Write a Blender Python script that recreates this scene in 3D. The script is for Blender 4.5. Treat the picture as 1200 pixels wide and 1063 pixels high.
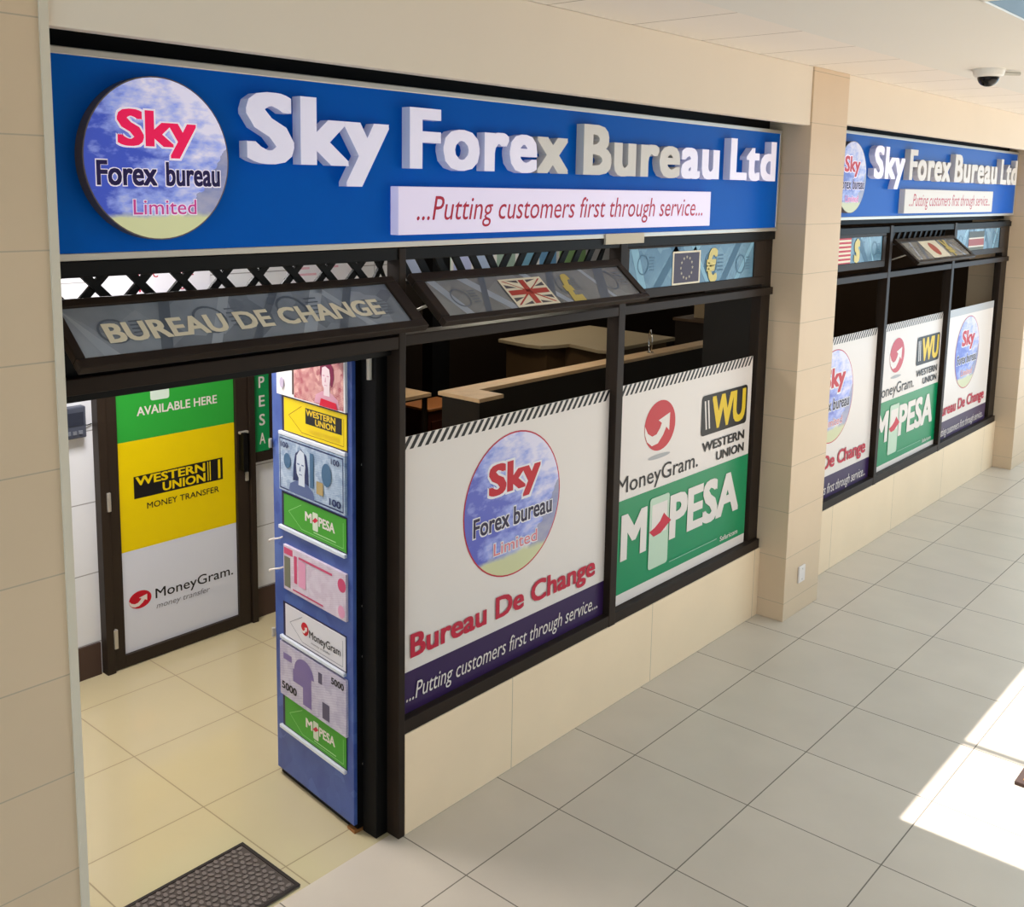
import bpy, bmesh, math, random
from mathutils import Matrix, Vector
random.seed(7)
S = bpy.context.scene
for o in list(bpy.data.objects): bpy.data.objects.remove(o)
COL = S.collection
PI = math.pi

# ------------------------------------------------------------------ camera, light, exposure
yaw, pit, rol = 0.8462941, 0.1461133, 0.0151443
fw = Vector((math.sin(yaw)*math.cos(pit), math.cos(yaw)*math.cos(pit), -math.sin(pit)))
r0 = Vector((math.cos(yaw), -math.sin(yaw), 0)); u0 = r0.cross(fw)
rr = r0*math.cos(rol)+u0*math.sin(rol); uu = u0*math.cos(rol)-r0*math.sin(rol)
cam = bpy.data.cameras.new('camera'); co = bpy.data.objects.new('camera', cam); COL.objects.link(co)
m3 = Matrix((rr, uu, -fw)).transposed()
co.matrix_world = Matrix.Translation((-2.73653, -2.88529, 2.70529)) @ m3.to_4x4()
cam.sensor_fit = 'HORIZONTAL'; cam.sensor_width = 36.0
cam.lens = 36*1197.332/1200; cam.shift_x = 22.15/1200; cam.shift_y = -132.56/1200
cam.clip_start = 0.05; cam.clip_end = 200
S.camera = co

W = bpy.data.worlds.new('sky'); S.world = W; W.use_nodes = True
wn = W.node_tree.nodes; wl = W.node_tree.links
wn['Background'].inputs['Color'].default_value = (0.66, 0.85, 1.0, 1)
wn['Background'].inputs['Strength'].default_value = 3.1

def lamp(name, typ, loc, energy, color, rot=None, **kw):
    d = bpy.data.lights.new(name, typ); d.energy = energy; d.color = color
    for k, v in kw.items(): setattr(d, k, v)
    o = bpy.data.objects.new(name, d); COL.objects.link(o); o.location = loc
    if rot: o.rotation_euler = rot
    return o
sd = Vector((0.0, 0.02, -1.0))
sun = lamp('sun', 'SUN', (4, -4, 9), 12.0, (1.0, 0.97, 0.95), angle=0.0093)
sun.rotation_euler = sd.to_track_quat('-Z', 'Y').to_euler()

S.view_settings.view_transform = 'Standard'; S.view_settings.look = 'None'
S.view_settings.gamma = 1.0; S.view_settings.use_curve_mapping = False
S.view_settings.exposure = -0.2

# ------------------------------------------------------------------ materials
def lin(c):
    return tuple(((v/255)/12.92 if v/255 <= .04045 else ((v/255+.055)/1.055)**2.4) for v in c) + (1,)
MATS = {}
def mat(name, rgb, rough=.5, metal=0, emit=0, emit_rgb=None, noise=0, nscale=8, coat=0, spec=.25, bump=0):
    if name in MATS: return MATS[name]
    m = bpy.data.materials.new(name); m.use_nodes = True; MATS[name] = m
    nt = m.node_tree; b = nt.nodes['Principled BSDF']
    b.inputs['Base Color'].default_value = lin(rgb); b.inputs['Roughness'].default_value = rough
    b.inputs['Metallic'].default_value = metal; b.inputs['Specular IOR Level'].default_value = spec
    b.inputs['Coat Weight'].default_value = coat
    if emit:
        b.inputs['Emission Color'].default_value = lin(emit_rgb or rgb); b.inputs['Emission Strength'].default_value = emit
    if noise or bump:
        tc = nt.nodes.new('ShaderNodeTexCoord')
        n = nt.nodes.new('ShaderNodeTexNoise'); n.inputs['Scale'].default_value = nscale; n.inputs['Detail'].default_value = 5
        nt.links.new(tc.outputs['Object'], n.inputs['Vector'])
        if noise:
            mx = nt.nodes.new('ShaderNodeMix'); mx.data_type = 'RGBA'
            mx.inputs['A'].default_value = lin(tuple(max(0, v*(1-noise)) for v in rgb)); mx.inputs['B'].default_value = lin(tuple(min(255, v*(1+noise)) for v in rgb))
            nt.links.new(n.outputs['Fac'], mx.inputs['Factor']); nt.links.new(mx.outputs['Result'], b.inputs['Base Color'])
        if bump:
            bp = nt.nodes.new('ShaderNodeBump'); bp.inputs['Strength'].default_value = bump; bp.inputs['Distance'].default_value = .004
            nt.links.new(n.outputs['Fac'], bp.inputs['Height']); nt.links.new(bp.outputs['Normal'], b.inputs['Normal'])
    return m

def tile(name, rgb, ax, size, off, grout, lw=.004, rough=.35, var=.05, spec=.5, mottle=.06, nscale=3.0):
    """tiles ruled along the world axes ax[0], ax[1]"""
    m = bpy.data.materials.new(name); m.use_nodes = True; nt = m.node_tree; N = nt.nodes; L = nt.links
    b = N['Principled BSDF']; b.inputs['Roughness'].default_value = rough; b.inputs['Specular IOR Level'].default_value = spec
    g = N.new('ShaderNodeNewGeometry'); sx = N.new('ShaderNodeSeparateXYZ'); L.new(g.outputs['Position'], sx.inputs[0])
    def mth(op, a, bb=None):
        n = N.new('ShaderNodeMath'); n.operation = op
        for i, v in enumerate((a, bb)):
            if v is None: continue
            if isinstance(v, (int, float)): n.inputs[i].default_value = v
            else: L.new(v, n.inputs[i])
        return n.outputs[0]
    ds, cs = [], []
    for k in range(2):
        t = mth('DIVIDE', mth('SUBTRACT', sx.outputs[ax[k]], off[k]), size[k])
        f = mth('FRACT', t); cs.append(mth('FLOOR', t))
        ds.append(mth('MULTIPLY', mth('MINIMUM', f, mth('SUBTRACT', 1.0, f)), size[k]))
    line = mth('LESS_THAN', mth('MINIMUM', ds[0], ds[1]), lw/2)
    cv = N.new('ShaderNodeCombineXYZ'); L.new(cs[0], cv.inputs[0]); L.new(cs[1], cv.inputs[1])
    wn_ = N.new('ShaderNodeTexWhiteNoise'); L.new(cv.outputs[0], wn_.inputs['Vector'])
    no = N.new('ShaderNodeTexNoise'); no.inputs['Scale'].default_value = nscale; no.inputs['Detail'].default_value = 6; L.new(g.outputs['Position'], no.inputs['Vector'])
    val = mth('ADD', mth('MULTIPLY', mth('SUBTRACT', wn_.outputs['Value'], .5), var*2), mth('MULTIPLY', mth('SUBTRACT', no.outputs['Fac'], .5), mottle*4))
    hs = N.new('ShaderNodeHueSaturation'); hs.inputs['Color'].default_value = lin(rgb); L.new(mth('ADD', val, 1.0), hs.inputs['Value'])
    mx = N.new('ShaderNodeMix'); mx.data_type = 'RGBA'; L.new(line, mx.inputs['Factor']); L.new(hs.outputs[0], mx.inputs['A']); mx.inputs['B'].default_value = lin(grout)
    L.new(mx.outputs['Result'], b.inputs['Base Color'])
    L.new(mth('ADD', mth('MULTIPLY', line, .4), rough), b.inputs['Roughness'])
    return m

def sky_print(name, cx, cz, r, emit=0):
    """printed sky, meadow and hill on a round panel"""
    m = bpy.data.materials.new(name); m.use_nodes = True; nt = m.node_tree; N = nt.nodes; L = nt.links
    b = N['Principled BSDF']; b.inputs['Roughness'].default_value = .3
    tc = N.new('ShaderNodeTexCoord'); mp = N.new('ShaderNodeMapping'); mp.vector_type = 'TEXTURE'
    mp.inputs['Location'].default_value = (cx, 0, cz); mp.inputs['Scale'].default_value = (r, 1, r); L.new(tc.outputs['Object'], mp.inputs['Vector'])
    sx = N.new('ShaderNodeSeparateXYZ'); L.new(mp.outputs[0], sx.inputs[0]); X, Z = sx.outputs[0], sx.outputs[2]
    def mth(op, a, bb=None, cl=False):
        n = N.new('ShaderNodeMath'); n.operation = op; n.use_clamp = cl
        for i, v in enumerate((a, bb)):
            if v is None: continue
            if isinstance(v, (int, float)): n.inputs[i].default_value = v
            else: L.new(v, n.inputs[i])
        return n.outputs[0]
    cb = N.new('ShaderNodeCombineXYZ'); L.new(X, cb.inputs[0]); L.new(mth('MULTIPLY', Z, 2.2), cb.inputs[2])
    no = N.new('ShaderNodeTexNoise'); no.inputs['Scale'].default_value = 3.1; no.inputs['Detail'].default_value = 7; no.inputs['Roughness'].default_value = .55; L.new(cb.outputs[0], no.inputs['Vector'])
    t = mth('ADD', mth('MULTIPLY', no.outputs['Fac'], 1.35), mth('ADD', mth('MULTIPLY', X, .3), mth('MULTIPLY', mth('ABSOLUTE', mth('ADD', Z, .1)), .42)))
    rp = N.new('ShaderNodeValToRGB'); L.new(mth('MULTIPLY', t, .86), rp.inputs[0]); e = rp.color_ramp.elements
    e[0].position = .5; e[0].color = lin((54, 76, 182)); e[1].position = 1.0; e[1].color = lin((214, 208, 230))
    k = e.new(.72); k.color = lin((140, 154, 220))
    def mix(f, a, c):
        mx = N.new('ShaderNodeMix'); mx.data_type = 'RGBA'; L.new(f, mx.inputs['Factor']); L.new(a, mx.inputs['A']); mx.inputs['B'].default_value = lin(c); return mx.outputs['Result']
    hill = mth('MULTIPLY', mth('LESS_THAN', Z, mth('ADD', mth('MULTIPLY', mth('SUBTRACT', X, .42), 1.35), mth('SUBTRACT', mth('MULTIPLY', no.outputs['Fac'], .5), .82))), mth('GREATER_THAN', X, .3))
    c = mix(mth('MULTIPLY', hill, .75), rp.outputs[0], (120, 122, 150))
    gr = mth('MULTIPLY', mth('SUBTRACT', mth('MULTIPLY', no.outputs['Fac'], .15), mth('ADD', Z, .72)), 12, True)
    c = mix(gr, c, (196, 196, 150))
    L.new(c, b.inputs['Base Color'])
    if emit: L.new(c, b.inputs['Emission Color']); b.inputs['Emission Strength'].default_value = emit
    return m

def collage(name, a, bcol, scale, ang, rough=.25, wv=.0):
    """engraved banknote-like pattern"""
    m = bpy.data.materials.new(name); m.use_nodes = True; nt = m.node_tree; N = nt.nodes; L = nt.links
    b = N['Principled BSDF']; b.inputs['Roughness'].default_value = rough
    tc = N.new('ShaderNodeTexCoord'); mp = N.new('ShaderNodeMapping'); mp.inputs['Rotation'].default_value = (0, ang, 0); L.new(tc.outputs['Object'], mp.inputs['Vector'])
    v = N.new('ShaderNodeTexVoronoi'); v.distance = 'CHEBYCHEV'; v.inputs['Scale'].default_value = scale; v.inputs['Randomness'].default_value = .9; L.new(mp.outputs[0], v.inputs['Vector'])
    w = N.new('ShaderNodeTexWave'); w.wave_type = 'RINGS'; w.inputs['Scale'].default_value = scale*1.2; w.inputs['Distortion'].default_value = 2; w.inputs['Detail'].default_value = 3; L.new(mp.outputs[0], w.inputs['Vector'])
    n = N.new('ShaderNodeTexNoise'); n.inputs['Scale'].default_value = scale*.8; n.inputs['Detail'].default_value = 6; L.new(mp.outputs[0], n.inputs['Vector'])
    sc = N.new('ShaderNodeSeparateColor'); L.new(v.outputs['Color'], sc.inputs[0])
    def ma(x, k, add):
        q = N.new('ShaderNodeMath'); q.operation = 'MULTIPLY_ADD'; L.new(x, q.inputs[0]); q.inputs[1].default_value = k
        if isinstance(add, float): q.inputs[2].default_value = add
        else: L.new(add, q.inputs[2])
        return q.outputs[0]
    f = ma(sc.outputs[0], .45, ma(w.outputs['Fac'], wv, ma(n.outputs['Fac'], .9, -.35)))
    mx = N.new('ShaderNodeMix'); mx.data_type = 'RGBA'; mx.inputs['A'].default_value = lin(a); mx.inputs['B'].default_value = lin(bcol)
    L.new(f, mx.inputs['Factor']); L.new(mx.outputs['Result'], b.inputs['Base Color'])
    return m

def glass_mat(name, tint=(1, 1, 1)):
    m = bpy.data.materials.new(name); m.use_nodes = True; nt = m.node_tree; N = nt.nodes; L = nt.links
    N.remove(N['Principled BSDF']); t = N.new('ShaderNodeBsdfTransparent'); t.inputs[0].default_value = (*tint, 1)
    L.new(t.outputs[0], N['Material Output'].inputs[0]); return m

M_frame = mat('dark_bronze_aluminium', (42, 32, 25), .45, 0, noise=.12, nscale=5, spec=.12)
M_black = mat('black_paint_and_shade', (9, 8, 8), .5, spec=.15)  # black parts; on the top bars it also holds painted shade
M_white = mat('white_vinyl', (224, 213, 205), .3)
M_plaster = mat('cream_plaster', (228, 214, 196), .85, noise=.015, nscale=2)
M_silver = mat('brushed_silver', (196, 190, 180), .35, .6)
M_chrome = mat('chrome', (220, 220, 220), .12, 1)
M_blue = mat('sign_blue', (0, 90, 188), .3, spec=.06)
M_red = mat('red_print', (190, 20, 42), .4)
M_crimson = mat('crimson_print', (186, 30, 58), .4)
M_navy = mat('navy_print', (38, 30, 62), .4)
M_purple = mat('purple_print', (52, 30, 74), .3)
M_greenp = mat('emerald_print', (0, 134, 84), .3)
M_lime = mat('lime_green_print', (46, 160, 56), .35)
M_yellow = mat('yellow_print', (230, 200, 0), .35)
M_gold = mat('gold_print', (226, 190, 40), .4)
M_ink = mat('black_print', (24, 22, 24), .4)
M_grayp = mat('grey_print', (128, 128, 134), .4)
M_cream = mat('cream_lettering', (232, 218, 190), .4)
M_glass = glass_mat('clear_glass', (.95, .95, .94))
M_lobbyglass = glass_mat('tinted_glass', (.8, .85, .85))

# ------------------------------------------------------------------ mesh helpers
def box(bm, x0, x1, y0, y1, z0, z1):
    v = [bm.verts.new((x, y, z)) for x in (x0, x1) for y in (y0, y1) for z in (z0, z1)]
    for f in ((0,1,3,2),(4,6,7,5),(0,4,5,1),(2,3,7,6),(0,2,6,4),(1,5,7,3)): bm.faces.new([v[i] for i in f])
def area2(p): return sum(p[i][0]*p[(i+1) % len(p)][1]-p[(i+1) % len(p)][0]*p[i][1] for i in range(len(p)))
def poly(bm, pts, y=0):
    pts = list(pts)
    if area2(pts) < 0: pts.reverse()
    bm.faces.new([bm.verts.new((x, y, z)) for x, z in pts])
def prism(bm, pts, y0, y1):
    pts = list(pts)
    if area2(pts) < 0: pts.reverse()
    a = [bm.verts.new((x, y0, z)) for x, z in pts]; b = [bm.verts.new((x, y1, z)) for x, z in pts]
    bm.faces.new(a); bm.faces.new(b[::-1])
    for i in range(len(pts)):
        j = (i+1) % len(pts); bm.faces.new([a[j], a[i], b[i], b[j]])
def prismz(bm, pts, z0, z1):
    pts = list(pts)
    if area2(pts) < 0: pts.reverse()
    a = [bm.verts.new((x, y, z0)) for x, y in pts]; b = [bm.verts.new((x, y, z1)) for x, y in pts]
    bm.faces.new(a[::-1]); bm.faces.new(b)
    for i in range(len(pts)):
        j = (i+1) % len(pts); bm.faces.new([a[i], a[j], b[j], b[i]])
def circ(cx, cz, rx, rz=None, n=48, a0=0, a1=2*PI):
    rz = rx if rz is None else rz
    k = n if abs(a1-a0-2*PI) < 1e-6 else n+1
    return [(cx+rx*math.cos(a0+(a1-a0)*i/n), cz+rz*math.sin(a0+(a1-a0)*i/n)) for i in range(k)]
def rrect(x0, z0, x1, z1, r, n=5):
    o = []
    for cx, cz, a in ((x1-r, z0+r, -PI/2), (x1-r, z1-r, 0), (x0+r, z1-r, PI/2), (x0+r, z0+r, PI)):
        o += [(cx+r*math.cos(a+PI/2*i/n), cz+r*math.sin(a+PI/2*i/n)) for i in range(n+1)]
    return o
def rect(x0, z0, x1, z1): return [(x0, z0), (x1, z0), (x1, z1), (x0, z1)]
def tube(bm, pts, r, n=8):
    rings = []
    for i, p in enumerate(pts):
        p = Vector(p); d = (Vector(pts[min(i+1, len(pts)-1)])-Vector(pts[max(i-1, 0)])).normalized()
        a = d.orthogonal().normalized() if not rings else (rings[-1][1]-d*rings[-1][1].dot(d)).normalized()
        b = d.cross(a); rings.append(([bm.verts.new(p+(a*math.cos(2*PI*k/n)+b*math.sin(2*PI*k/n))*r) for k in range(n)], a))
    for (A, _), (B, _) in zip(rings, rings[1:]):
        for k in range(n): bm.faces.new([A[k], A[(k+1) % n], B[(k+1) % n], B[k]])
    bm.faces.new(rings[0][0][::-1]); bm.faces.new(rings[-1][0])
def ringyz(bm, c, R, r, n=40, m=8):
    vs = []
    for i in range(n):
        a = 2*PI*i/n; d = Vector((math.cos(a)*.75, math.cos(a)*.66, math.sin(a)))
        vs.append([bm.verts.new(Vector(c)+d*(R+r*math.cos(2*PI*k/m))+Vector((.66, -.75, 0))*r*math.sin(2*PI*k/m)) for k in range(m)])
    for i in range(n):
        for k in range(m): bm.faces.new([vs[i][k], vs[(i+1) % n][k], vs[(i+1) % n][(k+1) % m], vs[i][(k+1) % m]])
def lathe(bm, prof, c, n=32):
    rs = [[bm.verts.new((c[0]+r*math.cos(2*PI*k/n), c[1]+r*math.sin(2*PI*k/n), c[2]+z)) for k in range(n)] for r, z in prof]
    for A, B in zip(rs, rs[1:]):
        for k in range(n): bm.faces.new([A[k], A[(k+1) % n], B[(k+1) % n], B[k]])
    bm.faces.new(rs[0][::-1]); bm.faces.new(rs[-1])
def B(): return bmesh.new()
def obj(name, bm, mats, parent=None, bevel=0, smooth=False, label=None):
    me = bpy.data.meshes.new(name)
    bmesh.ops.recalc_face_normals(bm, faces=bm.faces) if bevel or smooth else None
    bm.to_mesh(me); bm.free()
    for mm in (mats if isinstance(mats, (list, tuple)) else [mats]): me.materials.append(mm)
    o = bpy.data.objects.new(name, me); COL.objects.link(o)
    if parent: o.parent = parent
    if bevel:
        md = o.modifiers.new('bevel', 'BEVEL'); md.width = bevel; md.segments = 2; md.limit_method = 'ANGLE'
    if smooth:
        for p in me.polygons: p.use_smooth = True
    if label: o['label'] = label
    return o
def tag(o, label, cat, group=None):
    o['label'] = label; o['category'] = cat
    if group: o['group'] = group
    return o
def thing(name, label, cat, loc=(0, 0, 0), rot=(0, 0, 0), group=None):
    o = bpy.data.objects.new(name, None); COL.objects.link(o); o.location = loc; o.rotation_euler = rot; o.empty_display_size = .1
    return tag(o, label, cat, group)
def struct(name, bm=None, mats=None, parent=None, loc=(0, 0, 0), **kw):
    if bm is None:
        o = bpy.data.objects.new(name, None); COL.objects.link(o); o.location = loc
    else: o = obj(name, bm, mats, parent, **kw)
    if parent is None: o['kind'] = 'structure'
    return o

# lettering -------------------------------------------------------
_tc = {}
def glyphs(s, bold=0, shear=0, space=1.0):
    key = (s, bold, shear, space)
    if key in _tc: return _tc[key]
    cu = bpy.data.curves.new('t', 'FONT'); cu.body = s; cu.size = 1; cu.offset = bold; cu.shear = shear; cu.resolution_u = 3; cu.space_character = space
    o = bpy.data.objects.new('t', cu); COL.objects.link(o)
    dg = bpy.context.evaluated_depsgraph_get(); me = o.evaluated_get(dg).to_mesh()
    vs = [(v.co.x, v.co.y) for v in me.vertices]; fs = [tuple(p.vertices) for p in me.polygons]
    o.evaluated_get(dg).to_mesh_clear(); bpy.data.objects.remove(o); bpy.data.curves.remove(cu)
    _tc[key] = (vs, fs); return _tc[key]
CAPH = max(v[1] for v in glyphs('H')[0])
def text(bm, s, x0, x1, z0, zc, y=0, bold=0, shear=0, fit=True, space=1.0, fm=None, vm=None, depth=None):
    """string with its ink from x0 to x1, baseline z0 and capital height up to zc; vm maps (x,z) to (x,z)"""
    vs, fs = glyphs(s, 0, shear, space)
    a = min(v[0] for v in vs); b = max(v[0] for v in vs)
    bx, bz = bold, bold*.7
    sx = (x1-x0)/(b-a+2*bx); sz = (zc-z0)/(CAPH+2*bz)
    for ci, (ox, oz) in enumerate(copies(bx, bz)):
        P = [(x0+(v[0]-a+bx+ox)*sx, z0+(v[1]+bz+oz)*sz) for v in vs]
        if vm: P = [vm(*p) for p in P]
        nv = [bm.verts.new((p[0], y+ci*.00002, p[1])) for p in P]
        for f in fs:
            try: fc = bm.faces.new([nv[i] for i in f])
            except ValueError: continue
            fc.normal_update()
            if fc.normal.y > 0: fc.normal_flip()
def copies(bx, bz, fine=0):
    """offsets whose overlapping copies make a stroke heavier"""
    if bx < .002: return [(0, 0)]
    if fine:
        q = [(a, b) for k in range(fine) for t in [-1+2*k/fine] for a, b in ((t, -1), (1, t), (-t, 1), (-1, -t))]
        return [(a*bx*(1-.0006*i), b*bz*(1-.0006*i)) for i, (a, b) in enumerate(q)]+[(0, 0)]
    if bx < .02: q = [(-1, -1), (1, -1), (1, 1), (-1, 1)]
    else: q = [(-1, -1), (-.33, -1), (.33, -1), (1, -1), (1, -.33), (1, .33), (1, 1), (.33, 1), (-.33, 1), (-1, 1), (-1, .33), (-1, -.33)]
    return [(a*bx*(1-.004*i), b*bz*(1-.004*i)) for i, (a, b) in enumerate(q)]+[(0, 0)]
def islands(vs, fs):
    par = list(range(len(vs)))
    def find(i):
        while par[i] != i: par[i] = par[par[i]]; i = par[i]
        return i
    # verts may be split per fill; weld by position
    pos = {}
    for i, v in enumerate(vs):
        k = (round(v[0], 5), round(v[1], 5))
        if k in pos: par[find(i)] = find(pos[k])
        else: pos[k] = i
    for f in fs:
        for i in f[1:]: par[find(i)] = find(f[0])
    g = {}
    for f in fs: g.setdefault(find(f[0]), []).append(f)
    return sorted(g.values(), key=lambda q: min(vs[i][0] for f in q for i in f))
LAY = .0004
class inside:
    """prints made within become sub-parts of the part O"""
    def __init__(s, pn, o): s.pn = pn; s.o = o
    def __enter__(s): s.old = s.pn.p; s.pn.p = s.o
    def __exit__(s, *a): s.pn.p = s.old
class Panel:
    """prints stacked on a flat face that looks along -y of its parent"""
    def __init__(s, parent, y=0, mp=None): s.p = parent; s.y = y; s.mp = mp or (lambda x, z: (x, z)); s.k = 0
    def layer(s): s.k += 1; return s.y-s.k*LAY
    def polys(s, name, plist, m, label=None):
        y = s.layer()
        if len(plist) > 12: plist = [plist]
        else: plist = [[q] for q in plist]
        for ql in plist:
            bm = B()
            for q in ql: poly(bm, [s.mp(*p) for p in q], y)
            o = obj(name, bm, m, s.p, label=label)
        return o
    def text(s, name, items, m, halo=None, label=None):
        """items: (string, x0, x1, baseline, captop, bold, shear)"""
        if halo:
            y = s.layer()
            for it in items:
                bm = B(); st, x0, x1, z0, zc, bo, sh = it[:7]; e = (zc-z0)*halo[1]
                text(bm, st, x0-e, x1+e, z0-e, zc+e, y, bo+halo[1]*.6, sh, vm=s.mp)
                obj('lettering_outline', bm, halo[0], s.p)
        y = s.layer(); o = None; parts = []
        for it in items:
            st, x0, x1, z0, zc, bo, sh = it[:7]
            if ' ' in st and bo >= .02 and zc-z0 > .04:
                v = [p[0] for p in glyphs(st, 0, sh)[0]]; a = min(v)-bo; k = (x1-x0)/(max(v)-min(v)+2*bo); pre = ''
                for w_ in st.split(' '):
                    pre += w_; e = max(p[0] for p in glyphs(pre, 0, sh)[0])+bo
                    g = [p[0] for p in glyphs(w_, 0, sh)[0]]; ww = max(g)-min(g)+2*bo
                    parts.append((w_, x0+(e-ww-a)*k, x0+(e-a)*k, z0, zc, bo, sh)); pre += ' '
            else: parts.append(it)
        for it in parts:
            bm = B(); st, x0, x1, z0, zc, bo, sh = it[:7]
            text(bm, st, x0, x1, z0, zc, y, bo, sh, vm=s.mp)
            o = obj(name, bm, m, s.p, label=label)
        return o

# ------------------------------------------------------------------ the shell
M_floor = tile('corridor_floor_tiles', (198, 184, 166), (0, 1), (.6, .6), (0, -.363), (112, 102, 90), .0055, .38, .03, .5, .05)
M_lobby = tile('cream_polished_tiles', (194, 179, 142), (0, 1), (.58, .59), (.125, .795), (142, 124, 88), .006, .12, .015, .5, .02)
M_pillar = tile('beige_pillar_tiles', (212, 186, 155), (0, 2), (3.0, .301), (-4.4, .12), (182, 164, 142), .004, .5, .02, .3, .03)
M_plinth = tile('beige_plinth_tiles', (240, 213, 178), (0, 2), (1.19, 2.0), (.698, -.0), (182, 164, 136), .004, .45, .02, .35, .03)
M_ceilt = tile('ceiling_tiles', (232, 223, 213), (0, 1), (.615, 9), (1.25, -6.2), (150, 138, 120), .008, .8, .01, .2, .01)
M_ltile = tile('white_wall_tiles', (224, 224, 226), (0, 2), (1.3, .4), (.6, .19), (150, 148, 146), .006, .25, .02, .5, .01)
M_lwall = mat('white_wall_paint', (226, 226, 228), .7)
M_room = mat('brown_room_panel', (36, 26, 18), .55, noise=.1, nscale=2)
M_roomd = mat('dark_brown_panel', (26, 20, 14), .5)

bm = B(); box(bm, -7, 13, -9, .05, -.2, 0); struct('floor', bm, M_floor)
bm = B(); box(bm, -7, 2.05, .05, 6, -.2, 0); struct('floor_lobby', bm, M_lobby)
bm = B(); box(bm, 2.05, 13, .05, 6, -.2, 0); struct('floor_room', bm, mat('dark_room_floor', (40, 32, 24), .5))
bm = B(); box(bm, -7, 13, -.7, -.0, 3.456, 3.7); struct('ceiling', bm, M_ceilt)
M_soff = mat('smooth_ceiling_paint', (224, 220, 212), .8)
bm = B(); box(bm, -7, 13, -1.575, -.708, 3.452, 3.46); box(bm, -7, 13, -1.43, -.708, 3.46, 3.7); box(bm, -7, 1.57, -9, -1.57, 3.452, 3.7)
struct('ceiling_corridor', bm, M_soff)
M_parap = mat('grey_blue_parapet', (104, 116, 122), .5, noise=.1, nscale=6)
bm = B(); box(bm, -7, 13, -1.43, 6, 3.7, 3.85); struct('sun_block_slab', bm, M_soff)  # unseen slab added to stop sun leaking through the gaps below
bm = B(); box(bm, -7, 13.2, -9.2, -9, 0, 5.5); struct('wall_atrium', bm, mat('atrium_wall_paint', (160, 156, 150), .8))
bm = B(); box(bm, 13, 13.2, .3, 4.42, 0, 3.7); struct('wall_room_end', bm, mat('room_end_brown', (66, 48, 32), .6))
bm = B(); box(bm, 1.57, 13, -1.576, -1.44, 3.46, 5.2); struct('wall_parapet', bm, M_parap)
bm = B(); box(bm, 1.4, 1.57, -9, -1.57, 3.7, 5.2); struct('wall_parapet_end', bm, M_parap)
bm = B(); box(bm, 2.405, 2.455, -9, -1.57, 5.0, 5.1); struct('trim_1', bm, M_silver)

# bulkhead over the shop signs
bm = B(); box(bm, -1.456, 3.15, -.17, -.12, 3.115, 3.456); struct('wall_bulkhead', bm, M_plaster, bevel=.004)
bm = B(); box(bm, 3.66, 8.2, -.17, -.12, 3.15, 3.456); struct('wall_bulkhead_far', bm, M_plaster, bevel=.004)
# pillars
for nm, x0, x1 in (('pillar', -2.0, -1.456), ('pillar', 3.15, 3.66), ('pillar', 8.2, 8.72)):
    bm = B(); box(bm, x0, x1, -.18, .38, 0, 3.456); struct(nm, bm, M_pillar, bevel=.003)
bm = B(); box(bm, -1.476, -1.452, -.187, -.15, 0, 3.456); struct('trim_2', bm, mat('pale_edge_trim', (214, 202, 182), .5))
bm = B(); box(bm, 8.72, 13, .0, .3, 0, 3.456); struct('wall_far', bm, M_plaster)
bm = B(); box(bm, -7, -2.0, .0, .3, 0, 3.456); struct('wall_near', bm, M_plaster)
# low walls under the windows
bm = B(); box(bm, .008, 3.15, 0, .18, 0, .455); struct('wall_plinth', bm, M_plinth, bevel=.003)
bm = B(); box(bm, 3.66, 8.2, 0, .18, 0, .475); struct('wall_plinth_far', bm, M_plinth, bevel=.003)
M_skirtline = mat('tile_joint', (186, 168, 142), .7)

# lobby and room behind
bm = B(); box(bm, -1.9, 2.05, 2.30, 2.42, 0, 2.95); struct('wall_lobby_back', bm, M_ltile)
bm = B(); box(bm, -1.9, -1.78, .38, 2.30, 0, 2.95); struct('wall_lobby_left', bm, M_ltile)
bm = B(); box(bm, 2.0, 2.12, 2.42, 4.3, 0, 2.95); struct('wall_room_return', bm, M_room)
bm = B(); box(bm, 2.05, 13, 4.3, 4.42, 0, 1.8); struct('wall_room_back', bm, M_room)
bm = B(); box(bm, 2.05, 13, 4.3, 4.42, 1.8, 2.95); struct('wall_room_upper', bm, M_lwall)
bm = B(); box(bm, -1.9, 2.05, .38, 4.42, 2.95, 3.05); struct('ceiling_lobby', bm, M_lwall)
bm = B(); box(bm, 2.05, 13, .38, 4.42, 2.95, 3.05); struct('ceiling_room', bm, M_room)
M_base = mat('dark_brown_skirting_tile', (72, 54, 46), .35)
bm = B(); box(bm, -1.78, -.145, 2.285, 2.30, 0, .186); struct('baseboard_left', bm, M_base)
bm = B(); box(bm, .885, 2.05, 2.285, 2.30, 0, .186); struct('baseboard_right', bm, M_base)
# dark back of the sign cavity
bm = B(); box(bm, -1.456, 3.15, .09, .12, 2.5, 3.45); box(bm, 3.66, 8.2, .09, .12, 2.5, 3.45); struct('wall_sign_back', bm, M_black)

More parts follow.
